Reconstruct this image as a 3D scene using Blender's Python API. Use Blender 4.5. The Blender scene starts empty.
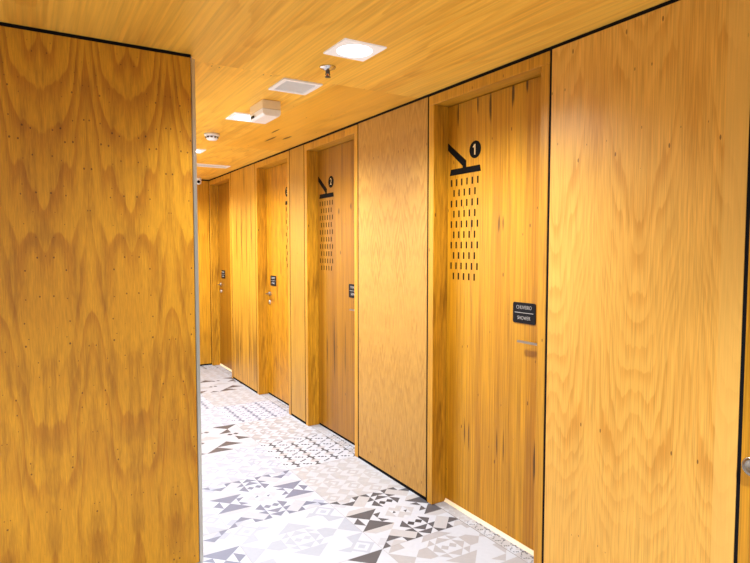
import bpy, bmesh, math, random
from mathutils import Vector, Matrix
S = bpy.context.scene
COL = S.collection
R = math.radians

# ------------------------------------------------------------------ layout (metres)
W = 1.979          # face of the right hand panelling
H = 2.389          # ceiling
D = 2.714          # face of the left hand block
BX = 0.669         # its corner
YE = 7.42          # end of the corridor
LEAF = 2.079       # face of the door leaves
TOP = 2.3735       # top of panelling (black shadow gap above)
OPEN = 2.318       # head of the door openings
XL, YB = -2.6, -2.2

# ------------------------------------------------------------------ node helpers
def lin(r, g, b):
    f = lambda c: (c/255/12.92) if c/255 <= .04045 else ((c/255+.055)/1.055)**2.4
    return (f(r), f(g), f(b), 1)

class NT:
    def __init__(s, name):
        s.m = bpy.data.materials.new(name); s.m.use_nodes = True
        s.t = s.m.node_tree; s.n = s.t.nodes; s.l = s.t.links
        s.bsdf = s.n['Principled BSDF']
    def put(s, sock, v):
        if isinstance(v, bpy.types.NodeSocket): s.l.new(v, sock)
        else: sock.default_value = v
    def math(s, op, a, b=0.0, c=0.0, clamp=False):
        n = s.n.new('ShaderNodeMath'); n.operation = op; n.use_clamp = clamp
        s.put(n.inputs[0], a); s.put(n.inputs[1], b); s.put(n.inputs[2], c)
        return n.outputs[0]
    def xyz(s, x, y, z=0.0):
        n = s.n.new('ShaderNodeCombineXYZ')
        for i, v in enumerate((x, y, z)): s.put(n.inputs[i], v)
        return n.outputs[0]
    def noise(s, vec, detail=2.0, rough=.5, scale=1.0, dist=0.0):
        n = s.n.new('ShaderNodeTexNoise')
        s.put(n.inputs['Vector'], vec); n.inputs['Scale'].default_value = scale
        n.inputs['Detail'].default_value = detail; n.inputs['Roughness'].default_value = rough
        n.inputs['Distortion'].default_value = dist
        return n.outputs['Fac']
    def rng(s, v, a, b, c=0.0, d=1.0, smooth=True):
        n = s.n.new('ShaderNodeMapRange'); n.interpolation_type = 'SMOOTHSTEP' if smooth else 'LINEAR'
        s.put(n.inputs[0], v)
        for i, q in enumerate((a, b, c, d)): n.inputs[i+1].default_value = q
        return n.outputs[0]
    def mix(s, f, a, b, mode='MIX'):
        n = s.n.new('ShaderNodeMix'); n.data_type = 'RGBA'; n.blend_type = mode
        s.put(n.inputs[0], f); s.put(n.inputs[6], a); s.put(n.inputs[7], b)
        return n.outputs[2]
    def voro(s, vec, scale=1.0):
        n = s.n.new('ShaderNodeTexVoronoi'); n.voronoi_dimensions = '2D'
        s.put(n.inputs['Vector'], vec); n.inputs['Scale'].default_value = scale
        return n.outputs['Distance'], n.outputs['Color']

def plain(name, col, rough=.5, metal=0.0, emit=None, strength=0.0, spec=.5):
    t = NT(name); b = t.bsdf
    b.inputs['Roughness'].default_value = rough; b.inputs['Metallic'].default_value = metal
    b.inputs['Specular IOR Level'].default_value = spec
    v = t.noise(t.xyz_obj(), 2, .5, 60) if False else None
    tc = t.n.new('ShaderNodeTexCoord')
    n = t.noise(tc.outputs['Object'], 2, .5, 45)
    k = t.rng(n, 0, 1, .94, 1.05, False)
    c = t.mix(1.0, col, t.xyz(k, k, k), 'MULTIPLY')
    t.l.new(c, b.inputs['Base Color'])
    if emit:
        b.inputs['Emission Color'].default_value = emit; b.inputs['Emission Strength'].default_value = strength
    return t.m

def wood(name, light, mid, dark, leaf=None, off=0.0, fx=5, fv=.9, bands=9, tilt=0.0, figure=.5,
         patch=.3, pfx=4, pfv=1.1, prange=(.5, .72), streak=0.0, sbands=(), knots=.3, kx=10, kv=7, fibre=.16, fib=(220, 5),
         planks=0.0, rough=.36, seed=0.0, edge=None, parab=0.0, wig=.05, marks=()):
    t = NT(name)
    uvn = t.n.new('ShaderNodeUVMap'); sp = t.n.new('ShaderNodeSeparateXYZ'); t.l.new(uvn.outputs[0], sp.inputs[0])
    u, v = sp.outputs[0], sp.outputs[1]
    uo = t.math('SUBTRACT', u, off)
    f = t.math('PINGPONG', uo, leaf) if leaf else uo
    sc = lambda a, k: t.math('MULTIPLY', a, k)
    h = t.noise(t.xyz(sc(f, fx), sc(v, fv), seed), 1.3, .35)
    w = t.noise(t.xyz(sc(f, 30), sc(v, 3.5), seed+3), 2, .5)
    ph = t.math('ADD', t.math('ADD', h, sc(t.math('SUBTRACT', w, .5), wig)), sc(v, tilt))
    if parab: ph = t.math('ADD', ph, sc(t.math('MULTIPLY', f, f), parab))
    fr = t.math('FRACT', sc(ph, bands))
    b = t.math('MULTIPLY', t.rng(fr, .2, .9), t.rng(fr, .9, 1.0, 1, 0))
    amp = t.rng(t.noise(t.xyz(sc(f, 7), sc(v, 1.6), seed+11), 2, .5), .35, .7, .25, 1.0)
    c = t.mix(sc(t.math('MULTIPLY', b, amp), figure), light, mid)
    p = t.noise(t.xyz(sc(f, pfx), sc(v, pfv), seed+7), 3.5, .55, 1.0, .4)
    pm = t.rng(p, prange[0], prange[1])
    c = t.mix(sc(pm, patch), c, dark)
    if planks:
        pk = t.noise(t.xyz(sc(u, 14), sc(v, .12), seed+19), 2, .6)
        c = t.mix(t.rng(pk, .4, .68, 0, planks), c, mid)
    n = t.noise(t.xyz(sc(u, fib[0]), sc(v, fib[1]), seed+2), 3, .6)
    k = t.rng(n, .2, .8, 1-fibre, 1+fibre, False)
    c = t.mix(1.0, c, t.xyz(k, k, k), 'MULTIPLY')
    if streak:
        s = t.noise(t.xyz(sc(u, 34), sc(v, 1.1), seed+31), 2.5, .6)
        if sbands:
            m = None
            for (a0, a1, a2, a3) in sbands:
                q = t.math('MULTIPLY', t.rng(v, a0, a1), t.rng(v, a2, a3, 1, 0))
                m = q if m is None else t.math('MAXIMUM', m, q)
            s = t.math('ADD', s, t.math('MULTIPLY', t.math('SUBTRACT', m, 1.0), .3))
        sm = t.rng(s, .60, .70)
        c = t.mix(sc(sm, streak), c, lin(62, 34, 8))
    if knots:
        d, cc = t.voro(t.xyz(sc(f, kx), sc(v, kv), 0), 1.0)
        s2 = t.n.new('ShaderNodeSeparateColor'); t.l.new(cc, s2.inputs[0])
        sel = t.math('GREATER_THAN', s2.outputs[0], 1-knots)
        rad = t.math('MULTIPLY', t.math('MULTIPLY', s2.outputs[1], .09), sel)
        kd = t.math('LESS_THAN', d, rad)
        c = t.mix(sc(kd, .75), c, lin(70, 36, 8))
    for (mu, m0, m1, mw) in marks:
        du = t.math('DIVIDE', t.math('SUBTRACT', t.math('ADD', u, t.math('MULTIPLY', t.math('SUBTRACT', w, .5), mw*2.2)), mu), mw)
        dv = t.math('DIVIDE', t.math('SUBTRACT', v, (m0+m1)/2), (m1-m0)/2)
        dd = t.math('ADD', t.math('MULTIPLY', du, du), t.math('MULTIPLY', dv, dv))
        dd = t.math('ADD', dd, t.math('MULTIPLY', t.math('SUBTRACT', n, .5), 1.6))
        c = t.mix(t.rng(dd, .1, 1.0, .9, 0), c, lin(58, 32, 8))
    if edge:
        c = t.mix(t.math('LESS_THAN', u, edge), c, t.mix(.6, c, lin(226, 178, 88)))
    t.l.new(c, t.bsdf.inputs['Base Color'])
    rr = t.rng(n, 0, 1, rough-.05, rough+.07, False)
    t.l.new(rr, t.bsdf.inputs['Roughness']); t.bsdf.inputs['Specular IOR Level'].default_value = .36
    bp = t.n.new('ShaderNodeBump'); bp.inputs['Strength'].default_value = .08; bp.inputs['Distance'].default_value = .002
    t.l.new(n, bp.inputs['Height']); t.l.new(bp.outputs[0], t.bsdf.inputs['Normal'])
    return t.m

M = {}
M['block'] = wood('veneer_dark_bookmatched', lin(200, 142, 27), lin(160, 96, 6), lin(111, 59, 2), leaf=.165, off=.052, fx=11, fv=1.9,
                  bands=3.5, tilt=.9, parab=-22, figure=.68, patch=.42, pfx=26, pfv=3.4, prange=(.44, .72), knots=.42, kx=24, kv=19, fibre=.24, fib=(260, 16), wig=.16, rough=.36, seed=2.3)
M['near'] = wood('veneer_honey_crown', lin(222, 168, 75), lin(194, 132, 44), lin(186, 122, 32), leaf=.2, off=1.348, fx=6, fv=1.0,
                 bands=8, tilt=.8, parab=-13, figure=.6, patch=.3, pfx=7, pfv=1.6, knots=.12, kx=26, kv=9, fibre=0.28, fib=(200, 4), wig=.16, rough=.36, seed=5.1, edge=1.045)
M['mid'] = wood('veneer_pale_crown', lin(184, 136, 56), lin(154, 103, 30), lin(143, 90, 20), leaf=.15, off=2.83, fx=10, fv=1.2,
                bands=7, tilt=1.0, parab=-14, figure=.55, patch=.3, pfx=24, pfv=9, knots=.12, kx=24, kv=8, fibre=.26, fib=(200, 18), wig=.14, rough=.38, seed=8.7)
M['far'] = wood('veneer_streaky', lin(196, 142, 42), lin(163, 108, 22), lin(98, 57, 7), leaf=.3, off=5.72, fx=9, fv=.5,
                bands=5, figure=.5, patch=.6, pfx=15, pfv=.8, prange=(.5, .66), knots=.1, kx=20, kv=8, fibre=0.31, rough=.38, seed=3.9,
                marks=((6.30, 1.3, 2.1, .016), (6.12, 1.2, 2.0, .014), (5.96, 1.2, 2.05, .016), (5.80, 1.3, 2.1, .014), (6.2, .1, .6, .012), (5.9, .15, .7, .012)))
M['strip'] = wood('veneer_narrow', lin(182, 133, 40), lin(152, 100, 21), lin(125, 74, 12), fx=8, fv=.5, bands=5, figure=.4, patch=.3, knots=.06, kx=20, kv=8, fibre=0.31, rough=.38, seed=9.9)
M['end'] = wood('veneer_end', lin(208, 149, 33), lin(166, 107, 15), lin(120, 71, 6), leaf=.17, off=1.9, fx=9, fv=.8, bands=6, figure=.6, patch=.5, knots=.35, fibre=0.28, rough=.38, seed=1.4)
M['door'] = wood('veneer_door_straight', lin(193, 136, 23), lin(161, 103, 9), lin(129, 76, 5), fx=10, fv=.16, bands=5, figure=.55, patch=.4, pfx=16, pfv=.5,
                 knots=.12, kx=22, kv=8, fibre=0.46, fib=(150, 2.2), planks=.6, rough=.36, seed=4.2,
                 marks=((2.553, 2.17, 2.36, .010), (2.387, 2.21, 2.36, .009), (2.287, 2.15, 2.37, .010), (2.123, 2.19, 2.37, .010), (2.028, 2.24, 2.36, .010),
                        (2.473, .36, .57, .006), (2.434, .355, .55, .005), (2.212, .37, .58, .006), (2.161, .37, .57, .006), (1.948, .34, .60, .008), (2.213, 1.58, 1.69, .006), (2.183, 1.58, 1.69, .006), (2.43, 1.58, 1.68, .005)))
M['door2'] = wood('veneer_door_brown', lin(153, 102, 12), lin(127, 78, 6), lin(102, 59, 2), fx=10, fv=.16, bands=5, figure=.5, patch=.4, pfx=16, pfv=.5,
                  knots=.1, kx=22, kv=8, fibre=0.41, fib=(150, 2.2), planks=.6, rough=.36, seed=14.2,
                  marks=((4.095, .42, 1.0, .011), (3.906, .46, 1.02, .011), (4.22, .5, .85, .008), (4.004, 1.77, 1.83, .012), (3.81, 1.79, 1.86, .012), (3.98, 1.45, 1.5, .01)))
M['door3'] = wood('veneer_door_flamed', lin(193, 132, 20), lin(154, 96, 8), lin(112, 64, 4), fx=12, fv=1.1, bands=5, figure=.5, patch=.7, pfx=26, pfv=4,
                  knots=.1, kx=22, kv=8, fibre=0.46, fib=(110, 8), planks=.5, rough=.36, seed=24.2)
M['frame'] = wood('solid_frame_wood', lin(195, 139, 34), lin(162, 103, 16), lin(126, 76, 8), fx=14, fv=.4, bands=4, figure=.55, patch=.35, pfx=16, pfv=1.2, knots=.1, kx=22, kv=8, fibre=0.33, rough=.38, seed=6.6)
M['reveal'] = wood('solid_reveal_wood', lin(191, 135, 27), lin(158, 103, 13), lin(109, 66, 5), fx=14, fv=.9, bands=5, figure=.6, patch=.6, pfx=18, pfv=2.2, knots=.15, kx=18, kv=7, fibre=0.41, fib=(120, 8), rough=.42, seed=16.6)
M['ceil'] = wood('ceiling_veneer', lin(247, 195, 80), lin(219, 156, 48), lin(207, 137, 34), leaf=.42, off=.35, fx=5, fv=.5, bands=9, tilt=.25, parab=-1.2, figure=.55, patch=.5, pfx=8, pfv=.6,
                 prange=(.46, .72), knots=.04, kx=26, kv=9, fibre=0.21, fib=(70, 1.4), wig=.1, rough=.42, seed=7.7)
M['ceil2'] = wood('ceiling_veneer_plain', lin(238, 178, 62), lin(218, 154, 44), lin(196, 130, 30), fx=5, fv=.5, bands=4, figure=.35, patch=.4, pfx=6, pfv=1.2, knots=.03, kx=26, kv=9, fibre=.1, fib=(60, 2), rough=.42, seed=17.7,
                 marks=((10.98, 7.70, 7.98, .022), (11.08, 7.62, 7.82, .02), (10.90, 7.42, 7.62, .012)))
M['black'] = plain('black_shadow_gap', (.006, .006, .007, 1), .9, spec=.1)
M['vinyl'] = plain('black_vinyl', (.006, .005, .004, 1), .8, spec=.08)
M['plate'] = plain('black_acrylic', (.005, .005, .006, 1), .5, spec=.15)
M['white'] = plain('white_lettering', lin(178, 172, 162), .6)
M['gold'] = plain('pale_lettering', lin(226, 190, 130), .5)
M['wpaint'] = plain('white_paint', lin(244, 246, 248), .45)
M['mesh'] = plain('grey_mesh', lin(224, 224, 222), .7)
M['beige'] = plain('beige_plastic', lin(232, 212, 172), .5)
M['milky'] = plain('milky_plastic', lin(232, 232, 230), .35)
M['chrome'] = plain('chrome', (.62, .6, .57, 1), .16, 1.0)
M['steel'] = plain('brushed_steel', (.58, .55, .5, 1), .3, 1.0)
M['knob'] = plain('worn_metal', (.36, .32, .26, 1), .25, 1.0)
M['lever'] = plain('grey_metal', (.30, .28, .26, 1), .3, 1.0)
M['darkmetal'] = plain('dark_metal', (.10, .09, .08, 1), .35, 1.0)
M['alu'] = plain('aluminium_trim', (.60, .56, .48, 1), .28, 1.0)
M['bulb'] = plain('red_bulb', (.5, .03, .02, 1), .15)
M['sill'] = plain('sill_gap_light', (1.0, .80, .50, 1), .35)  # pale strip colour stands in for light leaking under the door
M['glow'] = plain('trim_added_glow', lin(240, 240, 240), .5, 0, (.97, 1.0, 1.03, 1), .1)  # faint emission added to brighten the white downlight frame, itself no lamp
M['lamp'] = plain('lamp_glow', (1, 1, 1, 1), .5, 0, (.97, 1.0, 1.05, 1), 30.0)
M['whitewall'] = plain('white_bounce_plaster', lin(238, 238, 236), .8)
M['wall'] = plain('wall_paint', lin(214, 196, 168), .8)

# ------------------------------------------------------------------ mesh helpers
def tag(o, label=None, cat=None, group=None, kind=None):
    if label: o['label'] = label
    if cat: o['category'] = cat
    if group: o['group'] = group
    if kind: o['kind'] = kind
    return o

class MB:
    """collects world-space boxes, cylinders... and links them as ONE object with metre UVs"""
    def __init__(s): s.bm = bmesh.new(); s.cur = 0
    def box(s, x0, x1, y0, y1, z0, z1):
        vs = [s.bm.verts.new(q) for q in ((x0,y0,z0),(x1,y0,z0),(x1,y1,z0),(x0,y1,z0),(x0,y0,z1),(x1,y0,z1),(x1,y1,z1),(x0,y1,z1))]
        for f in ((3,2,1,0),(4,5,6,7),(0,1,5,4),(1,2,6,5),(2,3,7,6),(3,0,4,7)):
            s.bm.faces.new([vs[i] for i in f]).material_index = s.cur
        return s
    def prism(s, pts, axis, a, b):
        """polygon pts (2-D) extruded along axis from a to b"""
        def P(q, t): return {'x': (t, q[0], q[1]), 'y': (q[0], t, q[1]), 'z': (q[0], q[1], t)}[axis]
        A = [s.bm.verts.new(P(q, a)) for q in pts]; B = [s.bm.verts.new(P(q, b)) for q in pts]
        fs = [s.bm.faces.new(A), s.bm.faces.new(B[::-1])]
        n = len(pts)
        for i in range(n): fs.append(s.bm.faces.new((A[i], B[i], B[(i+1) % n], A[(i+1) % n])))
        for f in fs: f.material_index = s.cur
        return s
    def lathe(s, prof, o, axis='z', seg=28, smooth=True):
        """prof = [(r, t)] revolved about an axis through o; t runs along it"""
        rings = []
        for r, t in prof:
            ring = []
            for k in range(seg if r > 1e-6 else 1):
                a = 2*math.pi*k/seg; c, d = r*math.cos(a), r*math.sin(a)
                q = {'z': (c, d, t), 'x': (t, c, d), 'y': (c, t, d)}[axis]
                ring.append(s.bm.verts.new(Vector(o)+Vector(q)))
            rings.append(ring)
        for A, B in zip(rings, rings[1:]):
            for k in range(seg):
                k2 = (k+1) % seg
                if len(A) == 1 and len(B) == 1: break
                if len(A) == 1: f = s.bm.faces.new((A[0], B[k], B[k2]))
                elif len(B) == 1: f = s.bm.faces.new((A[k], B[0], A[k2]))
                else: f = s.bm.faces.new((A[k], B[k], B[k2], A[k2]))
                f.smooth = smooth; f.material_index = s.cur
        return s
    def ring(s, outer, inner, z0, z1):
        """flat annulus between two closed polygons with equal vertex count"""
        n = len(outer)
        vs = [[s.bm.verts.new((p[0], p[1], z)) for p in poly] for poly, z in ((outer, z0), (inner, z0), (outer, z1), (inner, z1))]
        for i in range(n):
            j = (i+1) % n
            for a, b in ((0, 1), (2, 3), (0, 2), (1, 3)):
                s.bm.faces.new((vs[a][i], vs[a][j], vs[b][j], vs[b][i])).material_index = s.cur
        return s
    def build(s, name, mats, parent=None, loc=None, bevel=0.0, seg=2):
        bm = s.bm
        bmesh.ops.recalc_face_normals(bm, faces=bm.faces)
        uv = bm.loops.layers.uv.new('UVMap')
        for f in bm.faces:
            n = f.normal; ax = max(range(3), key=lambda i: abs(n[i]))
            for l in f.loops:
                c = l.vert.co
                l[uv].uv = ((c.y, c.z) if ax == 0 else (c.x, c.z) if ax == 1 else (c.x, c.y))
        o0 = Vector(loc) if loc is not None else (parent_origin(parent) if parent else centre(bm))
        bmesh.ops.translate(bm, verts=bm.verts, vec=-o0)
        me = bpy.data.meshes.new(name); bm.to_mesh(me); bm.free()
        o = bpy.data.objects.new(name, me); COL.objects.link(o)
        for m in (mats if isinstance(mats, (list, tuple)) else [mats]): me.materials.append(m)
        if parent: o.parent = parent
        else: o.location = o0
        if bevel:
            b = o.modifiers.new('Bevel', 'BEVEL'); b.width = bevel; b.segments = seg; b.limit_method = 'ANGLE'
        return o

def centre(bm):
    xs = [v.co for v in bm.verts]
    return Vector(((min(c.x for c in xs)+max(c.x for c in xs))/2, (min(c.y for c in xs)+max(c.y for c in xs))/2, min(c.z for c in xs)))
def parent_origin(p):
    o = Vector((0, 0, 0))
    while p: o += p.location; p = p.parent
    return o
def empty(name, loc):
    o = bpy.data.objects.new(name, None); o.location = loc; o.empty_display_size = .1; COL.objects.link(o); return o

def text_mesh(name, s, size, mat, parent, world, flip=False, align='CENTER', sx=1.0):
    """lettering standing on a plane facing -x (towards the corridor), reading left to right as seen from there"""
    cu = bpy.data.curves.new(name, 'FONT'); cu.body = s; cu.size = size; cu.align_x = align; cu.align_y = 'CENTER'; cu.extrude = .0004; cu.offset = -.0004
    tmp = bpy.data.objects.new(name+'_t', cu); COL.objects.link(tmp)
    dg = bpy.context.evaluated_depsgraph_get(); dg.update()
    me = bpy.data.meshes.new_from_object(tmp.evaluated_get(dg)); me.name = name
    bpy.data.objects.remove(tmp)
    # text x -> world -y, text y -> world z, text z -> world -x
    me.transform(Matrix(((0, 0, -1, 0), (-sx, 0, 0, 0), (0, 1, 0, 0), (0, 0, 0, 1))))
    me.transform(Matrix.Translation(Vector(world)-parent_origin(parent)))
    me.materials.clear(); me.materials.append(mat)
    o = bpy.data.objects.new(name, me); COL.objects.link(o); o.parent = parent
    return o

# ------------------------------------------------------------------ floor: printed patchwork tiles, 60 cm
def shades(wh, t1, t2, dk, mo): return dict(w=wh, t=t1, s=t2, d=dk, m=mo)
TILEC = [lin(*c) for c in ((172,176,179), (160,159,156), (152,150,147), (74,73,75), (54,53,55), (152,158,168), (104,109,124), (163,166,169), (84,77,74), (168,170,171), (157,156,153), (172,177,183), (154,159,166))]
tile_mats = []
for i, c in enumerate(TILEC):
    tile_mats.append(plain('tile_glaze_%d' % i, c, .42, spec=.35))
GROUT = plain('grout', lin(150, 146, 140), .9)
PAL = {'grey': dict(w=0, t=1, s=1, l=7, d=3, m=4), 'grey_lit': dict(w=11, t=7, s=7, l=5, d=6, m=6), 'tan': dict(w=0, t=2, s=1, l=0, d=2, m=2),  # bluish set is the grey tiles with brighter light put into colour
       'pale': dict(w=11, t=12, s=7, l=11, d=12, m=12), 'brown': dict(w=9, t=10, s=1, l=9, d=8, m=8), 'cream': dict(w=9, t=10, s=1, l=0, d=10, m=2), 'ice': dict(w=11, t=12, s=7, l=11, d=6, m=6)}

def inside(p, poly):
    x, y = p; r = False; n = len(poly)
    for i in range(n):
        x0, y0 = poly[i]; x1, y1 = poly[(i+1) % n]
        if (y0 > y) != (y1 > y) and x < (x1-x0)*(y-y0)/(y1-y0)+x0: r = not r
    return r
def sym(polys, h=True, v=True):
    out = []
    for k, pl in polys:
        out.append((k, pl))
        if h: out.append((k, [(6-a, b) for a, b in pl]))
        if v: out.append((k, [(a, 6-b) for a, b in pl]))
        if h and v: out.append((k, [(6-a, 6-b) for a, b in pl]))
    return out
def diamond(cx, cy, r): return [(cx-r, cy), (cx, cy+r), (cx+r, cy), (cx, cy-r)]
MOT = lambda cx, cy: [('m', diamond(cx-.25, cy, .25)), ('m', diamond(cx+.25, cy, .25)), ('w', diamond(cx-.25, cy, .11)), ('w', diamond(cx+.25, cy, .11))]
P_BIG = sym([
    ('t', [(2,0),(2.5,.5),(1.5,1.5),(1,1)]), ('t', [(0,2),(.5,1.5),(1.5,1.5),(2,2)]), ('l', [(0,.5),(.5,0),(1.5,0),(.5,1)]),
    ('t', [(2.5,2.5),(2.75,2.25),(3.25,2.75),(3,3)]), ('s', [(2,3),(2.5,2.5),(2.5,3.5)]),
    ('d', [(2.5,2),(2,1.5),(2.5,1)]), ('d', [(2,1),(2.5,1),(2.5,.5)]),
    ('d', [(2.5,1),(3,.5),(3.5,1)]), ('d', [(2.5,.5),(3.5,.5),(3,0)]), ('d', [(2,0),(2.5,.5),(2.5,0)]),
    ('d', [(.5,.5),(1,1),(1.5,.5)]), ('d', [(1.5,.5),(2,0),(1.5,0)]), ('d', [(0,0),(.5,.5),(.5,0)]),
    ('d', [(0,2),(2,2),(1,3)]), ('d', [(0,3),(.5,3.5),(.5,2.5)]), ('d', [(1.5,3),(2,2.5),(1.5,2.5)]),
    ('s', [(4.5,0),(5.5,0),(5,.5)])]) + MOT(3, 1.5) + MOT(3, 4.5) + [('d', [(3.25,3),(3.5,3),(3.25,2.75)]), ('d', [(2.5,3),(2.75,3.25),(2.75,3)])]
def P_RINGS(cx, cy):
    pl = [('t', diamond(cx, cy, 2.0)), ('w', [(cx-1, cy-1), (cx+1, cy-1), (cx+1, cy+1), (cx-1, cy+1)]), ('t', diamond(cx, cy, 1.0)), ('w', [(cx-.5, cy-.5), (cx+.5, cy-.5), (cx+.5, cy+.5), (cx-.5, cy+.5)])]
    for sx in (-1, 1):
        for sy in (-1, 1):
            pl.append(('t', [(cx+sx*.5, cy+sy*.5), (cx+sx*1, cy+sy*.5), (cx+sx*.5, cy+sy*1)]))
            pl.append(('w', [(cx+sx*1, cy+sy*1), (cx+sx*1.5, cy+sy*.5), (cx+sx*1, cy+sy*.5)]))
            pl.append(('t', [(cx+sx*2, cy+sy*1), (cx+sx*3, cy+sy*1), (cx+sx*2, cy+sy*2)]))
            pl.append(('t', [(cx+sx*1, cy+sy*2), (cx+sx*2, cy+sy*2), (cx+sx*1.5, cy+sy*2.5)]))
            pl.append(('t', [(cx+sx*2, cy), (cx+sx*3, cy+sy*1), (cx+sx*3, cy)]))
    return pl + MOT(cx, cy)
P_LIGHT = P_RINGS(3, 3) + sym([('t', diamond(.75, .75, .7)), ('w', diamond(.75, .75, .5)), ('t', diamond(.75, .75, .32)), ('w', diamond(.75, .75, .15))])
P_TAN = P_RINGS(3, 4.5) + [('t', [(0,2),(2,2),(1,1)]), ('t', [(4,2),(6,2),(5,1)]), ('t', [(0,0),(2,0),(1,1)]), ('t', [(4,0),(6,0),(5,1)]), ('t', diamond(3, 1, .7)), ('w', diamond(3, 1, .4))]
P_SMALL = []
for i in range(6):
    for j in range(6):
        a, b = i, j
        if (i+j) % 3 == 0: P_SMALL += [('t', diamond(a+.5, b+.5, .5)), ('w', diamond(a+.5, b+.5, .25)), ('s', diamond(a+.5, b+.5, .12))]
        else: P_SMALL += [('t', [(a,b),(a+1,b),(a+.5,b+.5)]), ('s', [(a,b+1),(a+1,b+1),(a+.5,b+.5)])]
        if (i*2+j) % 3 == 1: P_SMALL += [('t', [(a,b),(a,b+1),(a+.5,b+.5)])]
P_HEX = []
for r in range(4):
    for q in range(4):
        cx, cy = q*1.5+.75, r*1.5+(.75 if q % 2 == 0 else 0)
        P_HEX += [('t', diamond(cx, cy+.75, .45)), ('d', [(cx-.42, cy), (cx, cy+.34), (cx+.1, cy)]), ('d', [(cx+.42, cy), (cx, cy-.34), (cx-.1, cy)]),
                  ('d', [(cx-.12, cy+.34), (cx+.12, cy+.34), (cx+.12, cy+.55), (cx-.12, cy+.55)]), ('d', [(cx-.12, cy-.34), (cx+.12, cy-.34), (cx+.12, cy-.55), (cx-.12, cy-.55)])]
        for k in (1, 2, 3): P_HEX.append(('d', [(cx+.22+k*.22, cy+.08+k*.13), (cx+.38+k*.22, cy+.08+k*.13), (cx+.38+k*.22, cy+.24+k*.13), (cx+.22+k*.22, cy+.24+k*.13)]))
        for k in (1, 2, 3): P_HEX.append(('m', [(cx-.22-k*.22, cy+.08+k*.13), (cx-.38-k*.22, cy+.08+k*.13), (cx-.38-k*.22, cy+.24+k*.13), (cx-.22-k*.22, cy+.24+k*.13)]))
P_TRI = [('d', [(4,6),(6,6),(5,5)]), ('d', [(4,4),(5,5),(5,4)]), ('d', [(2,0),(4,0),(3,1)]), ('d', [(3,1),(5,1),(4,2)]), ('d', [(1,5),(3,5),(2,6)]), ('d', [(0,0),(1,1),(0,1)]),
         ('d', [(5,2),(6,2),(5,3)]), ('t', [(0,2),(2,2),(1,3)]), ('t', [(2,3),(4,3),(3,4)]), ('t', [(0,4),(1,5),(1,4)]), ('d', [(1,0),(1.5,.5),(2,0)])] + MOT(2, 2.5) + MOT(5, 3.5) + MOT(3, 5)

def tile(mb, x0, y0, sx, sy, polys, pal, n, clipx=None):
    """one tile of triangles: n x n cells, each quartered along both diagonals"""
    bm = mb.bm; g = .0011; c = 6.0/n; Vd = {}
    def V(a, b):
        k = (round(a*64), round(b*64))
        if k not in Vd:
            Vd[k] = bm.verts.new((x0+g+a/6*(sx-2*g), y0+g+b/6*(sy-2*g), 0))
        return Vd[k]
    boxes = [(min(p[0] for p in pl), max(p[0] for p in pl), min(p[1] for p in pl), max(p[1] for p in pl), k, pl) for k, pl in polys]
    for i in range(n):
        for j in range(n):
            a, b = i*c, j*c; m = (a+c/2, b+c/2)
            if clipx and x0+m[0]/6*sx > clipx: continue
            q = [(a, b), (a+c, b), (a+c, b+c), (a, b+c)]
            cols = []
            for k in range(4):
                p, r = q[k], q[(k+1) % 4]; ce = ((p[0]+r[0]+m[0])/3, (p[1]+r[1]+m[1])/3); col = pal['w']
                for bx in boxes:
                    if bx[0] <= ce[0] <= bx[1] and bx[2] <= ce[1] <= bx[3] and inside(ce, bx[5]): col = pal[bx[4]]
                cols.append(col)
            if len(set(cols)) == 1:
                bm.faces.new([V(*z) for z in q]).material_index = cols[0]+1
            else:
                for k in range(4):
                    bm.faces.new((V(*q[k]), V(*q[(k+1) % 4]), V(*m))).material_index = cols[k]+1
TX, TY, TS = .867, 2.97, .603
fl = MB()
fl.cur = 0
fl.box(XL-.1, 2.3, YB-.1, YE+.12, -.08, -.0012)
LAY = {  # (column, row): pattern, palette
 (-1,-2): (P_BIG,'grey'), (-1,-1): (P_BIG,'grey_lit'), (-1,0): (P_SMALL,'pale'), (-1,1): (P_LIGHT,'pale'),
 (0,-2): (P_TRI,'grey'), (0,-1): (P_LIGHT,'pale'), (0,0): (P_BIG,'grey_lit'), (0,1): (P_SMALL,'pale'), (0,2): (P_TRI,'brown'), (0,3): (P_SMALL,'pale'), (0,4): (P_HEX,'ice'), (0,5): (P_SMALL,'cream'), (0,6): (P_TRI,'brown'), (0,7): (P_SMALL,'cream'),
 (1,-2): (P_TAN,'tan'), (1,-1): (P_BIG,'grey'), (1,0): (P_SMALL,'cream'), (1,1): (P_HEX,'grey'), (1,2): (P_SMALL,'tan'), (1,3): (P_HEX,'ice'), (1,4): (P_SMALL,'cream'), (1,5): (P_TRI,'brown'), (1,6): (P_SMALL,'cream'), (1,7): (P_HEX,'grey')}
rows = range(-9, 8)
for cx in range(-6, 2):
    for ry in rows:
        x0, y0 = TX+cx*TS, TY+ry*.6
        if y0 > YE: continue
        if x0+TS < BX and y0 > D: continue
        key = (cx, ry)
        far = key not in LAY
        if far: pol, pl = random.Random(cx*31+ry).choice([(P_BIG,'grey'), (P_SMALL,'cream'), (P_LIGHT,'pale'), (P_TAN,'tan')]); n = 12
        else: pol, pl = LAY[key]; n = 24 if pol is not P_HEX else 48
        tile(fl, x0, y0, TS, .6, pol, PAL[pl], n, 1.998 if cx == 1 else None)
floor = fl.build('floor', [GROUT]+tile_mats, loc=(0, 0, 0))
tag(floor, 'patchwork floor of patterned grey, cream and white square tiles', 'floor', kind='structure')

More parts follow.
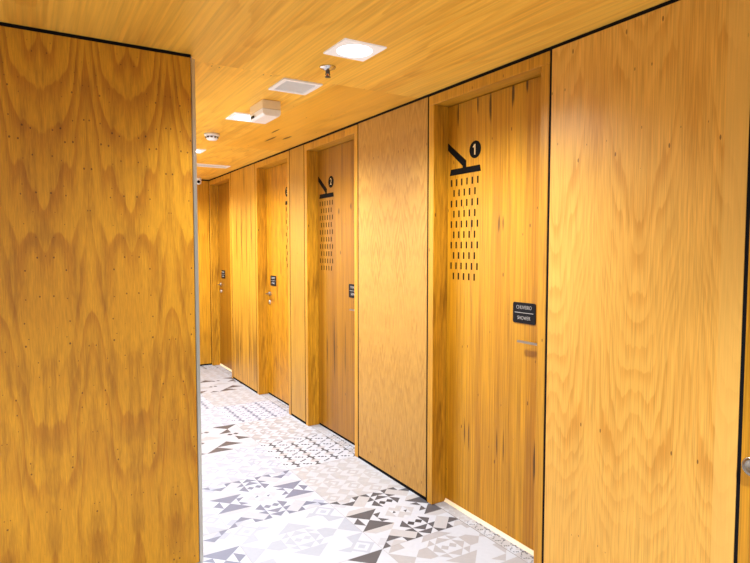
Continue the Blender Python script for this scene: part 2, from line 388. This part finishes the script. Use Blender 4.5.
# ------------------------------------------------------------------ ceiling with cut-outs
DL = [(1.262, 2.275), (1.262, 3.79), (1.262, 5.29)]
HOLES = [(x-.085, x+.085, y-.085, y+.085) for x, y in DL+[(1.262, 6.80), (-.9, 1.2), (-.9, -.6), (1.0, -.1)]]
VENT = (1.150, 1.372, 2.825, 3.058)
HOLES.append((VENT[0]+.02, VENT[1]-.02, VENT[2]+.02, VENT[3]-.02))
SLOT = (.95, 1.850, 6.06, 6.23)
HOLES.append((SLOT[0]+.02, SLOT[1]-.02, SLOT[2]+.02, SLOT[3]-.02))
ce = MB(); JX = [1.446]; JY = [.67, 2.80, 4.93, 7.06]
xs = sorted({XL-.1, BX, 2.30, *JX, *[h[0] for h in HOLES], *[h[1] for h in HOLES]})
ys = sorted({YB-.1, YE+.12, *JY, *[h[2] for h in HOLES], *[h[3] for h in HOLES]})
bm = ce.bm; uvl = bm.loops.layers.uv.new('UVMap')
tiles_uv = []
for i in range(len(xs)-1):
    for j in range(len(ys)-1):
        mx, my = (xs[i]+xs[i+1])/2, (ys[j]+ys[j+1])/2
        if any(h[0] < mx < h[1] and h[2] < my < h[3] for h in HOLES): continue
        ce.box(xs[i], xs[i+1], ys[j], ys[j+1], H, H+.018)
cl = ce.build('ceiling', [M['ceil'], M['ceil2']], loc=(0, 0, 0))
# each ceiling sheet carries its own cut of veneer
uvd = cl.data.uv_layers[-1].data
for p in cl.data.polygons:
    c = p.center; jy = sum(c.y > j for j in JY); jx = 1 if (c.x > 1.446 and c.y > 2.80) else 0
    if jx and jy == 2: p.material_index = 1
    du, dv = jy*3.7+jx*1.9, jy*1.3+jx*.8
    for li in p.loop_indices: uvd[li].uv = (uvd[li].uv[0]+du, uvd[li].uv[1]+dv)
while len(cl.data.uv_layers) > 1: cl.data.uv_layers.remove(cl.data.uv_layers[0])
tag(cl, 'honey veneer panelled ceiling over the corridor', 'ceiling', kind='structure')

# ------------------------------------------------------------------ walls (black carcass behind the panelling)
SEAM = [.965, 1.794, 2.697, 3.523, 4.445, 4.759, 5.669, 6.492, YE-.005]
DOORS = {1: (1.794, 2.697), 2: (3.523, 4.445), 3: (4.759, 5.669), 4: (6.492, YE-.005)}
wr = MB(); G = .0065; PT = .012
def carcass(y0, y1): wr.box(W+PT, 2.16, y0, y1, 0, H)
carcass(YB-.1, .1); carcass(.1, 1.794); carcass(2.697, 3.523); carcass(4.445, 4.759); carcass(5.669, 6.492)
wr.box(2.16, 2.30, YB-.1, YE+.12, 0, H)
for a, b in DOORS.values(): wr.box(W+.02, 2.16, a, b, TOP-.001, H)
wr.box(W+.003, W+.021, YB-.1, YE, TOP-.0005, H)
for q in SEAM[:-1]: wr.box(W+.002, W+.0125, q-G+.0002, q+G-.0002, 0, TOP)
for a, b in ((.12, .965), (.965, 1.794), (2.697, 3.523), (4.445, 4.759), (5.669, 6.492)): wr.box(W+.004, W+.0125, a+G, b-G, 0, .0215)
for n_ in (2, 3): a, b = DOORS[n_]; wr.box(LEAF+.004, 2.161, a+.054, b-.054, .001, .0195)
tag(wr.build('wall_right', M['black']), 'black substructure wall behind the panelling on the right', 'wall', kind='structure')
tag(MB().box(BX-.02, 2.16, YE+.012, YE+.12, 0, H).box(BX, W, YE+.003, YE+.013, TOP, H).box(BX, W, YE+.004, YE+.013, 0, .0195).build('wall_end', M['black']), 'black substructure wall behind the end panel', 'wall', kind='structure')
tag(MB().box(XL-.1, BX-.016, D+PT, YE+.012, 0, H).box(XL, BX-.016, D+.003, D+PT+.001, TOP+.0002, H).build('wall_left', M['black']), 'black substructure wall inside the left block', 'wall', kind='structure')
tag(MB().box(XL-.1, XL, YB, D+PT, 0, H).build('wall_side', M['wall']), 'plain side wall of the lobby', 'wall', kind='structure')

def panel(y0, y1, mat, label, bottom=.022):
    o = MB().box(W, W+PT-.0005, y0+G, y1-G, bottom, TOP).build('wall_panel', mat, bevel=.0012)
    tag(o, label, 'panel', 'veneer panels along the right wall'); return o
panel(.965, 1.794, M['near'], 'wide honey veneer wall panel right of the door numbered 1, nearest the camera')
panel(2.697, 3.523, M['mid'], 'pale veneer wall panel between the doors numbered 1 and 2')
panel(4.445, 4.759, M['strip'], 'narrow veneer wall panel just past the door numbered 2')
panel(5.669, 6.492, M['far'], 'dark-streaked veneer wall panel between the two farthest doors')
o = MB().box(BX-.016, W-.002, YE, YE+.0115, .02, TOP).build('wall_panel', M['end'], bevel=.0012)
tag(o, 'knotty veneer panel closing the far end of the corridor', 'panel')
o = MB().box(XL+.002, BX-.0185, D, D+PT-.0005, .004, TOP).build('wall_panel', M['block'], bevel=.0012)
tag(o, 'large dark bookmatched veneer panel facing the camera on the left', 'panel')
tag(MB().box(BX-.0155, BX-.004, D+PT+.02, YE, .0, H).build('wall_inner_bounce', M['whitewall']), 'unseen white bounce wall added on the corridor side of the left block', 'wall', kind='structure')  # unseen wall, made white to bounce light onto the right wall
o = MB().box(BX-.016, BX, D-.002, D+.0008, .002, TOP-.004).box(BX-.0035, BX, D, D+.03, .002, TOP-.004).build('trim_1', M['alu'])
tag(o, 'thin metal corner trim on the edge of the left block', 'trim', kind='structure')

# ------------------------------------------------------------------ doors
def lever(leaf, yc, z, direc):
    """rose, neck and flat lever; direc = +1 points along +y"""
    hd = MB()
    hd.lathe([(0, -.012), (.022, -.012), (.024, -.009), (.024, 0)], (LEAF, yc, z), 'x', 24)
    hd.lathe([(.009, -.032), (.009, -.01)], (LEAF, yc, z), 'x', 16)
    hd.box(LEAF-.042, LEAF-.028, min(yc-.011*direc, yc+.125*direc), max(yc-.011*direc, yc+.125*direc), z-.005, z+.005)
    h = hd.build('lever_handle', M['lever'], leaf, bevel=.0015); h['label'] = 'flat brushed metal lever handle'
    return h
def door(n, y0, y1, mat, mirror, sill, label):
    root = empty('door_%d' % n, (LEAF, (y0+y1)/2, 0)); tag(root, label, 'door', kind='structure')
    a, b = y0+G, y1-G; fw = .048
    for q0, q1 in ((a, a+fw), (b-fw, b)):
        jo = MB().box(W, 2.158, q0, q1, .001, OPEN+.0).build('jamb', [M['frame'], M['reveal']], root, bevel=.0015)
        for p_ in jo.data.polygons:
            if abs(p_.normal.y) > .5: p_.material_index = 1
    MB().box(W, 2.158, a, b, OPEN+.0005, TOP-.0015).build('frame_head', M['frame'], root, bevel=.0015)
    lz = .02
    leaf = MB().box(LEAF, LEAF+.04, a+fw+.003, b-fw-.003, lz, OPEN-.004).build('door_leaf', mat, root, bevel=.001)
    yl = (b-fw-.075) if mirror else (a+fw+.06)
    lever(leaf, yl, 1.05, -1 if mirror else 1)
    kk = MB().lathe([(0, -.010), (.022, -.010), (.024, -.007), (.024, 0)], (LEAF, yl, .965), 'x', 24).box(LEAF-.016, LEAF-.009, yl-.014, yl+.014, .961, .969)
    kk.build('thumb_lock', M['steel'], leaf)['label'] = 'round metal thumb lock'
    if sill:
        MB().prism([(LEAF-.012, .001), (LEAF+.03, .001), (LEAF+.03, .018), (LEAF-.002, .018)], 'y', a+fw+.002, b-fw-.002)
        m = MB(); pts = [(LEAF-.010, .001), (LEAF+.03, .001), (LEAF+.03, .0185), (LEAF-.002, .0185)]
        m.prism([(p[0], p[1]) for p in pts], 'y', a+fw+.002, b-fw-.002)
        m.build('door_sill', M['sill'], root)['label'] = 'pale sill strip standing for light leaking under the door leaf'
    # tiled threshold inside the recess
    m = MB(); m.cur = 0
    m.box(2.0, LEAF+.04, a+fw+.0005, b-fw-.0005, -.001, .0002)
    y = a+fw; k = 0; L = (b-fw)-(a+fw)
    for q in range(3):
        bm2 = m.bm; yy = y+q*L/3
        tile2(m, 2.001, yy, .097, L/3, q)
    m.build('threshold', [GROUT]+tile_mats, root)['label'] = 'patterned strip of floor tile in the door recess'
    return root, leaf, a+fw, b-fw
def tile2(m, x0, y0, sx, sy, q):
    n = 24; nx = 10; c = sy/n; cx = sx/nx
    pal = PAL['cream'] if q == 2 else PAL['grey']
    pol = P_SMALL if q == 2 else P_HEX
    bm = m.bm
    for i in range(nx):
        for j in range(n):
            p0 = (x0+i*cx, y0+j*c); ql = [p0, (p0[0]+cx, p0[1]), (p0[0]+cx, p0[1]+c), (p0[0], p0[1]+c)]; mid = (p0[0]+cx/2, p0[1]+c/2)
            vm = bm.verts.new((*mid, .0006)); vv = [bm.verts.new((*z, .0006)) for z in ql]
            for k in range(4):
                ce_ = ((ql[k][0]+ql[(k+1) % 4][0]+mid[0])/3-x0, (ql[k][1]+ql[(k+1) % 4][1]+mid[1])/3-y0)
                w = (ce_[0]*22+1.0, ce_[1]*22); col = pal['t'] if (int(ce_[1]*14)+q) % 2 else pal['w']
                for kk, pl in pol:
                    if inside(w, pl): col = pal[kk]
                bm.faces.new((vv[k], vv[(k+1) % 4], vm)).material_index = col+1

def pictogram(n, yc, mirror, label):
    """shower symbol on a leaf: arm, head, rows of drops, numbered disc; yc = centre of the opening"""
    s = -1 if mirror else 1
    Y = lambda d: yc+s*d
    x1, x0 = LEAF-.0002, LEAF-.0012
    root = empty('shower_pictogram', (LEAF, Y(.27), 1.34)); tag(root, label, 'sign', 'shower symbols on the doors')
    arm = [(Y(.417), 2.110), (Y(.417), 2.068), (Y(.286), 1.966), (Y(.286), 1.955), (Y(.256), 1.955), (Y(.256), 1.992)]
    MB().prism(arm, 'x', x0, x1).build('shower_arm', M['vinyl'], root)
    MB().prism([(Y(.388), 1.9555), (Y(.398), 1.921), (Y(.134), 1.921), (Y(.142), 1.9555)], 'x', x0, x1).build('shower_head', M['vinyl'], root)
    for r in range(10):
        z = 1.8777-r*.0588; k = 6 if r % 2 == 0 else 5
        for c in range(k):
            y = Y(.158+(c+(0 if k == 6 else .5))*.0448)
            MB().prism([(y-.0054, z-.019), (y+.0054, z-.019), (y+.0054, z+.019), (y-.0054, z+.019)], 'x', x0, x1).build('water_drop', M['vinyl'], root)
    cy, cz = Y(.182), 2.0415
    bd = MB().lathe([(0, x0), (.047, x0), (.047, x1), (0, x1)], (0, cy, cz), 'x', 40, False).build('number_disc', M['vinyl'], root)
    if n == 1:
        q = MB().prism([(cy-.003, cz-.028), (cy-.003, cz+.029), (cy+.004, cz+.029), (cy+.016, cz+.017), (cy+.016, cz+.010), (cy+.005, cz+.018), (cy+.005, cz-.028)], 'x', x0-.0012, x0-.0002).build('numeral', M['gold'], bd)
        q['label'] = 'pale figure 1'
    else: text_mesh('numeral', str(n), .075, M['gold'], bd, (x0-.0006, cy, cz), sx=.8)['label'] = 'pale figure %d' % n
    return root
def plate(yc, label):
    root = empty('door_sign', (LEAF, yc, 1.135)); tag(root, label, 'sign', 'shower name plates on the doors')
    w, z0, z1, r = .075, 1.135, 1.238, .010
    pts = []
    for cy, cz, a0 in ((yc+w-r, z1-r, 0), (yc-w+r, z1-r, 90), (yc-w+r, z0+r, 180), (yc+w-r, z0+r, 270)):
        for k in range(6):
            a = R(a0+k*18); pts.append((cy+r*math.cos(a), cz+r*math.sin(a)))
    x0 = LEAF-.004
    MB().prism(pts, 'x', x0, LEAF-.0002).build('plate', M['plate'], root)
    text_mesh('lettering', 'CHUVEIRO', .026, M['white'], root, (x0-.0006, yc, 1.2135), sx=.80)
    text_mesh('lettering', 'SHOWER', .026, M['white'], root, (x0-.0006, yc, 1.161), sx=.80)
    MB().prism([(yc-.062, 1.1862), (yc+.062, 1.1862), (yc+.062, 1.1886), (yc-.062, 1.1886)], 'x', x0-.0008, x0).build('divider', M['white'], root)
    return root

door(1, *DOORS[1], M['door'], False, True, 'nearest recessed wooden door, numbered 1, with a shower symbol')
door(2, *DOORS[2], M['door2'], False, False, 'recessed brown wooden door numbered 2')
door(3, *DOORS[3], M['door3'], True, False, 'third recessed wooden door along the corridor, handle on its far side')
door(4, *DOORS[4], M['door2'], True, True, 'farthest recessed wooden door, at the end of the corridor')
pictogram(1, 2.2215, False, 'black shower symbol with the number 1 disc on the nearest door')
pictogram(2, 3.959, False, 'black shower symbol with the number 2 disc on the second door')
pictogram(3, 5.238, True, 'black shower symbol half hidden behind the frame of the third door')
plate(2.026, 'black CHUVEIRO SHOWER name plate on the door numbered 1')
plate(3.763, 'black shower name plate on the door numbered 2')
plate(5.43, 'small black name plate near the handle of the third door')
plate(7.17, 'tiny black name plate on the farthest door')

# flush cupboard door at the right edge
root = empty('door_5', (W, .55, 0)); tag(root, 'flush veneer door with a round pull at the right edge of the picture', 'door', kind='structure')
lf = MB().box(W, W+PT-.0005, .12, .965-G, .022, TOP).build('door_leaf', M['door'], root, bevel=.0012)
kn = MB().lathe([(0, -.024), (.018, -.026), (.029, -.030), (.032, -.026), (.032, -.020), (.022, -.014), (.012, -.010), (.012, 0)], (W, .912, .806), 'x', 36).build('pull_knob', M['knob'], lf)
kn['label'] = 'round dished metal knob'

# ------------------------------------------------------------------ ceiling fittings
def circ(x, y, r, n=48, ph=0): return [(x+r*math.cos(2*math.pi*k/n+ph), y+r*math.sin(2*math.pi*k/n+ph)) for k in range(n)]
def sq(x, y, h, n=48):
    out = []
    for k in range(n):
        a = 2*math.pi*k/n; c, s_ = math.cos(a), math.sin(a); m = max(abs(c), abs(s_)); out.append((x+h*c/m, y+h*s_/m))
    return out
DLN = ['square white downlight nearest the camera, beside the sprinkler', 'second square downlight, partly behind the boxy ceiling unit', 'farthest square downlight, half hidden by the left block']
def downlight(x, y, label, power, cone=152, blend=.9):
    root = empty('recessed_downlight', (x, y, H)); tag(root, label, 'downlight', 'square recessed downlights')
    MB().ring(sq(x, y, .104), circ(x, y, .078), H-.007, H-.0005).build('trim_frame', M['glow'], root)
    MB().lathe([(.079, -.003), (.074, .03), (.055, .075), (.05, .09), (.0, .092)], (x, y, H), 'z', 48).build('reflector', M['wpaint'], root)
    MB().lathe([(0, .070), (.046, .070), (.048, .075), (.048, .082), (0, .084)], (x, y, H), 'z', 36).build('lamp', M['lamp'], root)
    li = bpy.data.lights.new('downlight_beam', 'SPOT'); li.energy = power; li.spot_size = R(cone); li.spot_blend = blend; li.shadow_soft_size = .045
    li.color = (.94, 1.0, 1.14)
    lo = bpy.data.objects.new('downlight_beam', li); lo.location = (0, 0, -.012); lo.parent = root; COL.objects.link(lo)
    return root
PW = 92
for (x, y), lb in zip(DL, DLN): downlight(x, y, lb, PW)
downlight(-.9, 1.2, 'added unseen square downlight in the lobby ceiling left of the camera', PW*1.5, 118, .7)  # the lobby downlights are invented, added to light the near end
downlight(-.9, -.6, 'added unseen square downlight in the lobby ceiling behind the camera', PW*1.5, 118, .7)
downlight(1.0, -.1, 'added unseen square downlight in the lobby ceiling beside the camera', PW*1.5, 118, .7)

downlight(1.262, 6.80, 'added square downlight brightening the far end, out of sight behind the left block', PW)  # extra unseen lamp added to brighten the far end
# square grille
x0, x1, y0, y1 = VENT; cx, cy = (x0+x1)/2, (y0+y1)/2
root = empty('ceiling_grille', (cx, cy, H)); tag(root, 'square grey mesh ceiling grille in a white frame', 'grille')
m = MB()
for a in ((x0, x1, y0, y0+.024), (x0, x1, y1-.024, y1), (x0, x0+.024, y0+.024, y1-.024), (x1-.024, x1, y0+.024, y1-.024)): m.box(*a, H-.008, H-.0005)
m.build('grille_frame', M['wpaint'], root)
m = MB().box(x0+.0245, x1-.0245, y0+.0245, y1-.0245, H+.001, H+.004)
for k in range(22):
    q = x0+.028+k*(x1-x0-.056)/21; m.box(q-.0016, q+.0016, y0+.0245, y1-.0245, H-.0045, H+.0012)
m.build('grille_mesh', M['mesh'], root)

# slot diffuser
x0, x1, y0, y1 = SLOT
root = empty('air_diffuser', ((x0+x1)/2, (y0+y1)/2, H)); tag(root, 'long narrow white air slot in the ceiling near the far end', 'air vent')
m = MB()
for a in ((x0, x1, y0, y0+.024), (x0, x1, y1-.024, y1), (x0, x0+.024, y0+.024, y1-.024), (x1-.024, x1, y0+.024, y1-.024)): m.box(*a, H-.008, H-.0005)
m.build('diffuser_frame', M['wpaint'], root)
for k in range(4):
    q = y0+.034+k*(y1-y0-.068)/3; MB().box(x0+.0245, x1-.0245, q-.009, q+.009, H-.004, H+.002).build('diffuser_blade', M['mesh'], root)
MB().box(x0+.0245, x1-.0245, y0+.0245, y1-.0245, H+.012, H+.016).build('diffuser_back', M['darkmetal'], root)

# sprinkler
sx, sy = 1.268, 2.556
root = empty('fire_sprinkler', (sx, sy, H)); tag(root, 'chrome pendent fire sprinkler hanging from the ceiling by the nearest downlight', 'sprinkler')
MB().lathe([(.012, -.018), (.016, -.016), (.038, -.006), (.041, -.0005), (.0, -.0005)], (sx, sy, H), 'z', 32).build('escutcheon', M['chrome'], root)
m = MB().lathe([(.0, -.03), (.011, -.03), (.011, -.010), (0, -.010)], (sx, sy, H), 'z', 20)
for s_ in (-1, 1): m.prism([(sx+s_*.008, H-.026), (sx+s_*.013, H-.036), (sx+s_*.004, H-.046), (sx+s_*.001, H-.046), (sx+s_*.009, H-.036), (sx+s_*.004, H-.026)], 'y', sy-.0025, sy+.0025)
m.build('yoke', M['darkmetal'], root)
MB().lathe([(0, -.044), (.003, -.042), (.0035, -.034), (0, -.030)], (sx, sy, H), 'z', 14).build('glass_bulb', M['bulb'], root)['label'] = 'small red glass bulb'
MB().lathe([(0, -.046), (.014, -.047), (.0145, -.0495), (0, -.050)], (sx, sy, H), 'z', 28).build('deflector', M['darkmetal'], root)

# boxy unit beside the second downlight
bx, by = 1.257, 3.40
root = empty('emergency_light', (bx, by, H)); tag(root, 'boxy cream emergency light unit with a milky lower half on the ceiling', 'emergency light')
MB().box(bx-.057, bx+.057, by-.115, by+.115, H-.052, H-.0005).build('housing', M['beige'], root, bevel=.004)
MB().prism([(bx-.059, H-.0525), (bx+.059, H-.0525), (bx+.056, H-.082), (bx+.044, H-.094), (bx-.044, H-.094), (bx-.056, H-.082)], 'y', by-.117, by+.117).build('diffuser', M['milky'], root, bevel=.004)
MB().box(bx-.065, bx-.0585, by+.03, by+.07, H-.083, H-.070).build('test_button', M['plate'], root)['label'] = 'small black button'

# smoke detector
dx, dy = 1.222, 4.47
root = empty('smoke_detector', (dx, dy, H)); tag(root, 'round white smoke detector on the ceiling beyond the boxy unit', 'smoke detector')
MB().lathe([(0, -.018), (.055, -.018), (.058, -.014), (.058, -.0005), (0, -.0005)], (dx, dy, H), 'z', 36).build('base', M['milky'], root)
m = MB().lathe([(0, -.048), (.034, -.047), (.042, -.040), (.048, -.0185), (0, -.0185)], (dx, dy, H), 'z', 36)
m.build('sensing_cap', M['wpaint'], root)
for k in range(10):
    a = 2*math.pi*k/10; p = Vector((dx+.0455*math.cos(a), dy+.0455*math.sin(a), H-.029)); q = MB()
    q.box(-.008, .008, -.003, .003, -.005, .005); q.bm.transform(Matrix.Translation(p) @ Matrix.Rotation(a+math.pi/2, 4, 'Z')); q.build('slot', M['darkmetal'], root)

# dome camera at the far end
cx, cy, cz = 1.822, 7.30, 2.345
root = empty('security_camera', (cx, cy, H)); tag(root, 'tiny white dome security camera under the ceiling at the far end', 'security camera')
MB().lathe([(0, -.020), (.036, -.020), (.038, -.014), (.038, -.0005), (0, -.0005)], (cx, cy, H), 'z', 28).build('mount', M['wpaint'], root)
prof = [(.037*math.sin(math.pi*k/14), -.037*math.cos(math.pi*k/14)) for k in range(15)]
MB().lathe(prof, (cx, cy, cz), 'z', 28).build('ball_housing', M['wpaint'], root)
d = (Vector((.3, 1.5, 1.6))-Vector((cx, cy, cz))).normalized()
q = MB().lathe([(0, .038), (.017, .0375), (.019, .034), (.019, .026), (0, .026)], (0, 0, 0), 'z', 24)
q.bm.transform(Matrix.Translation((cx, cy, cz)) @ d.to_track_quat('Z', 'Y').to_matrix().to_4x4())
q.build('lens', M['plate'], root)['label'] = 'round black lens'

# ------------------------------------------------------------------ camera, world, view
cam = bpy.data.cameras.new('camera'); co = bpy.data.objects.new('camera', cam); COL.objects.link(co)
cam.sensor_width = 36; cam.lens = 571.75/750*36; cam.clip_start = .05; cam.clip_end = 60
co.location = (0, 0, 1.5); co.rotation_euler = (R(90-3.205), 0, R(-31.0245)); S.camera = co
w = bpy.data.worlds.new('world'); S.world = w; w.use_nodes = True
w.node_tree.nodes['Background'].inputs[0].default_value = (.94, .98, 1, 1); w.node_tree.nodes['Background'].inputs[1].default_value = .55
vs = S.view_settings; vs.view_transform = 'Standard'; vs.look = 'None'; vs.gamma = 1; vs.use_curve_mapping = False; vs.exposure = 0.93
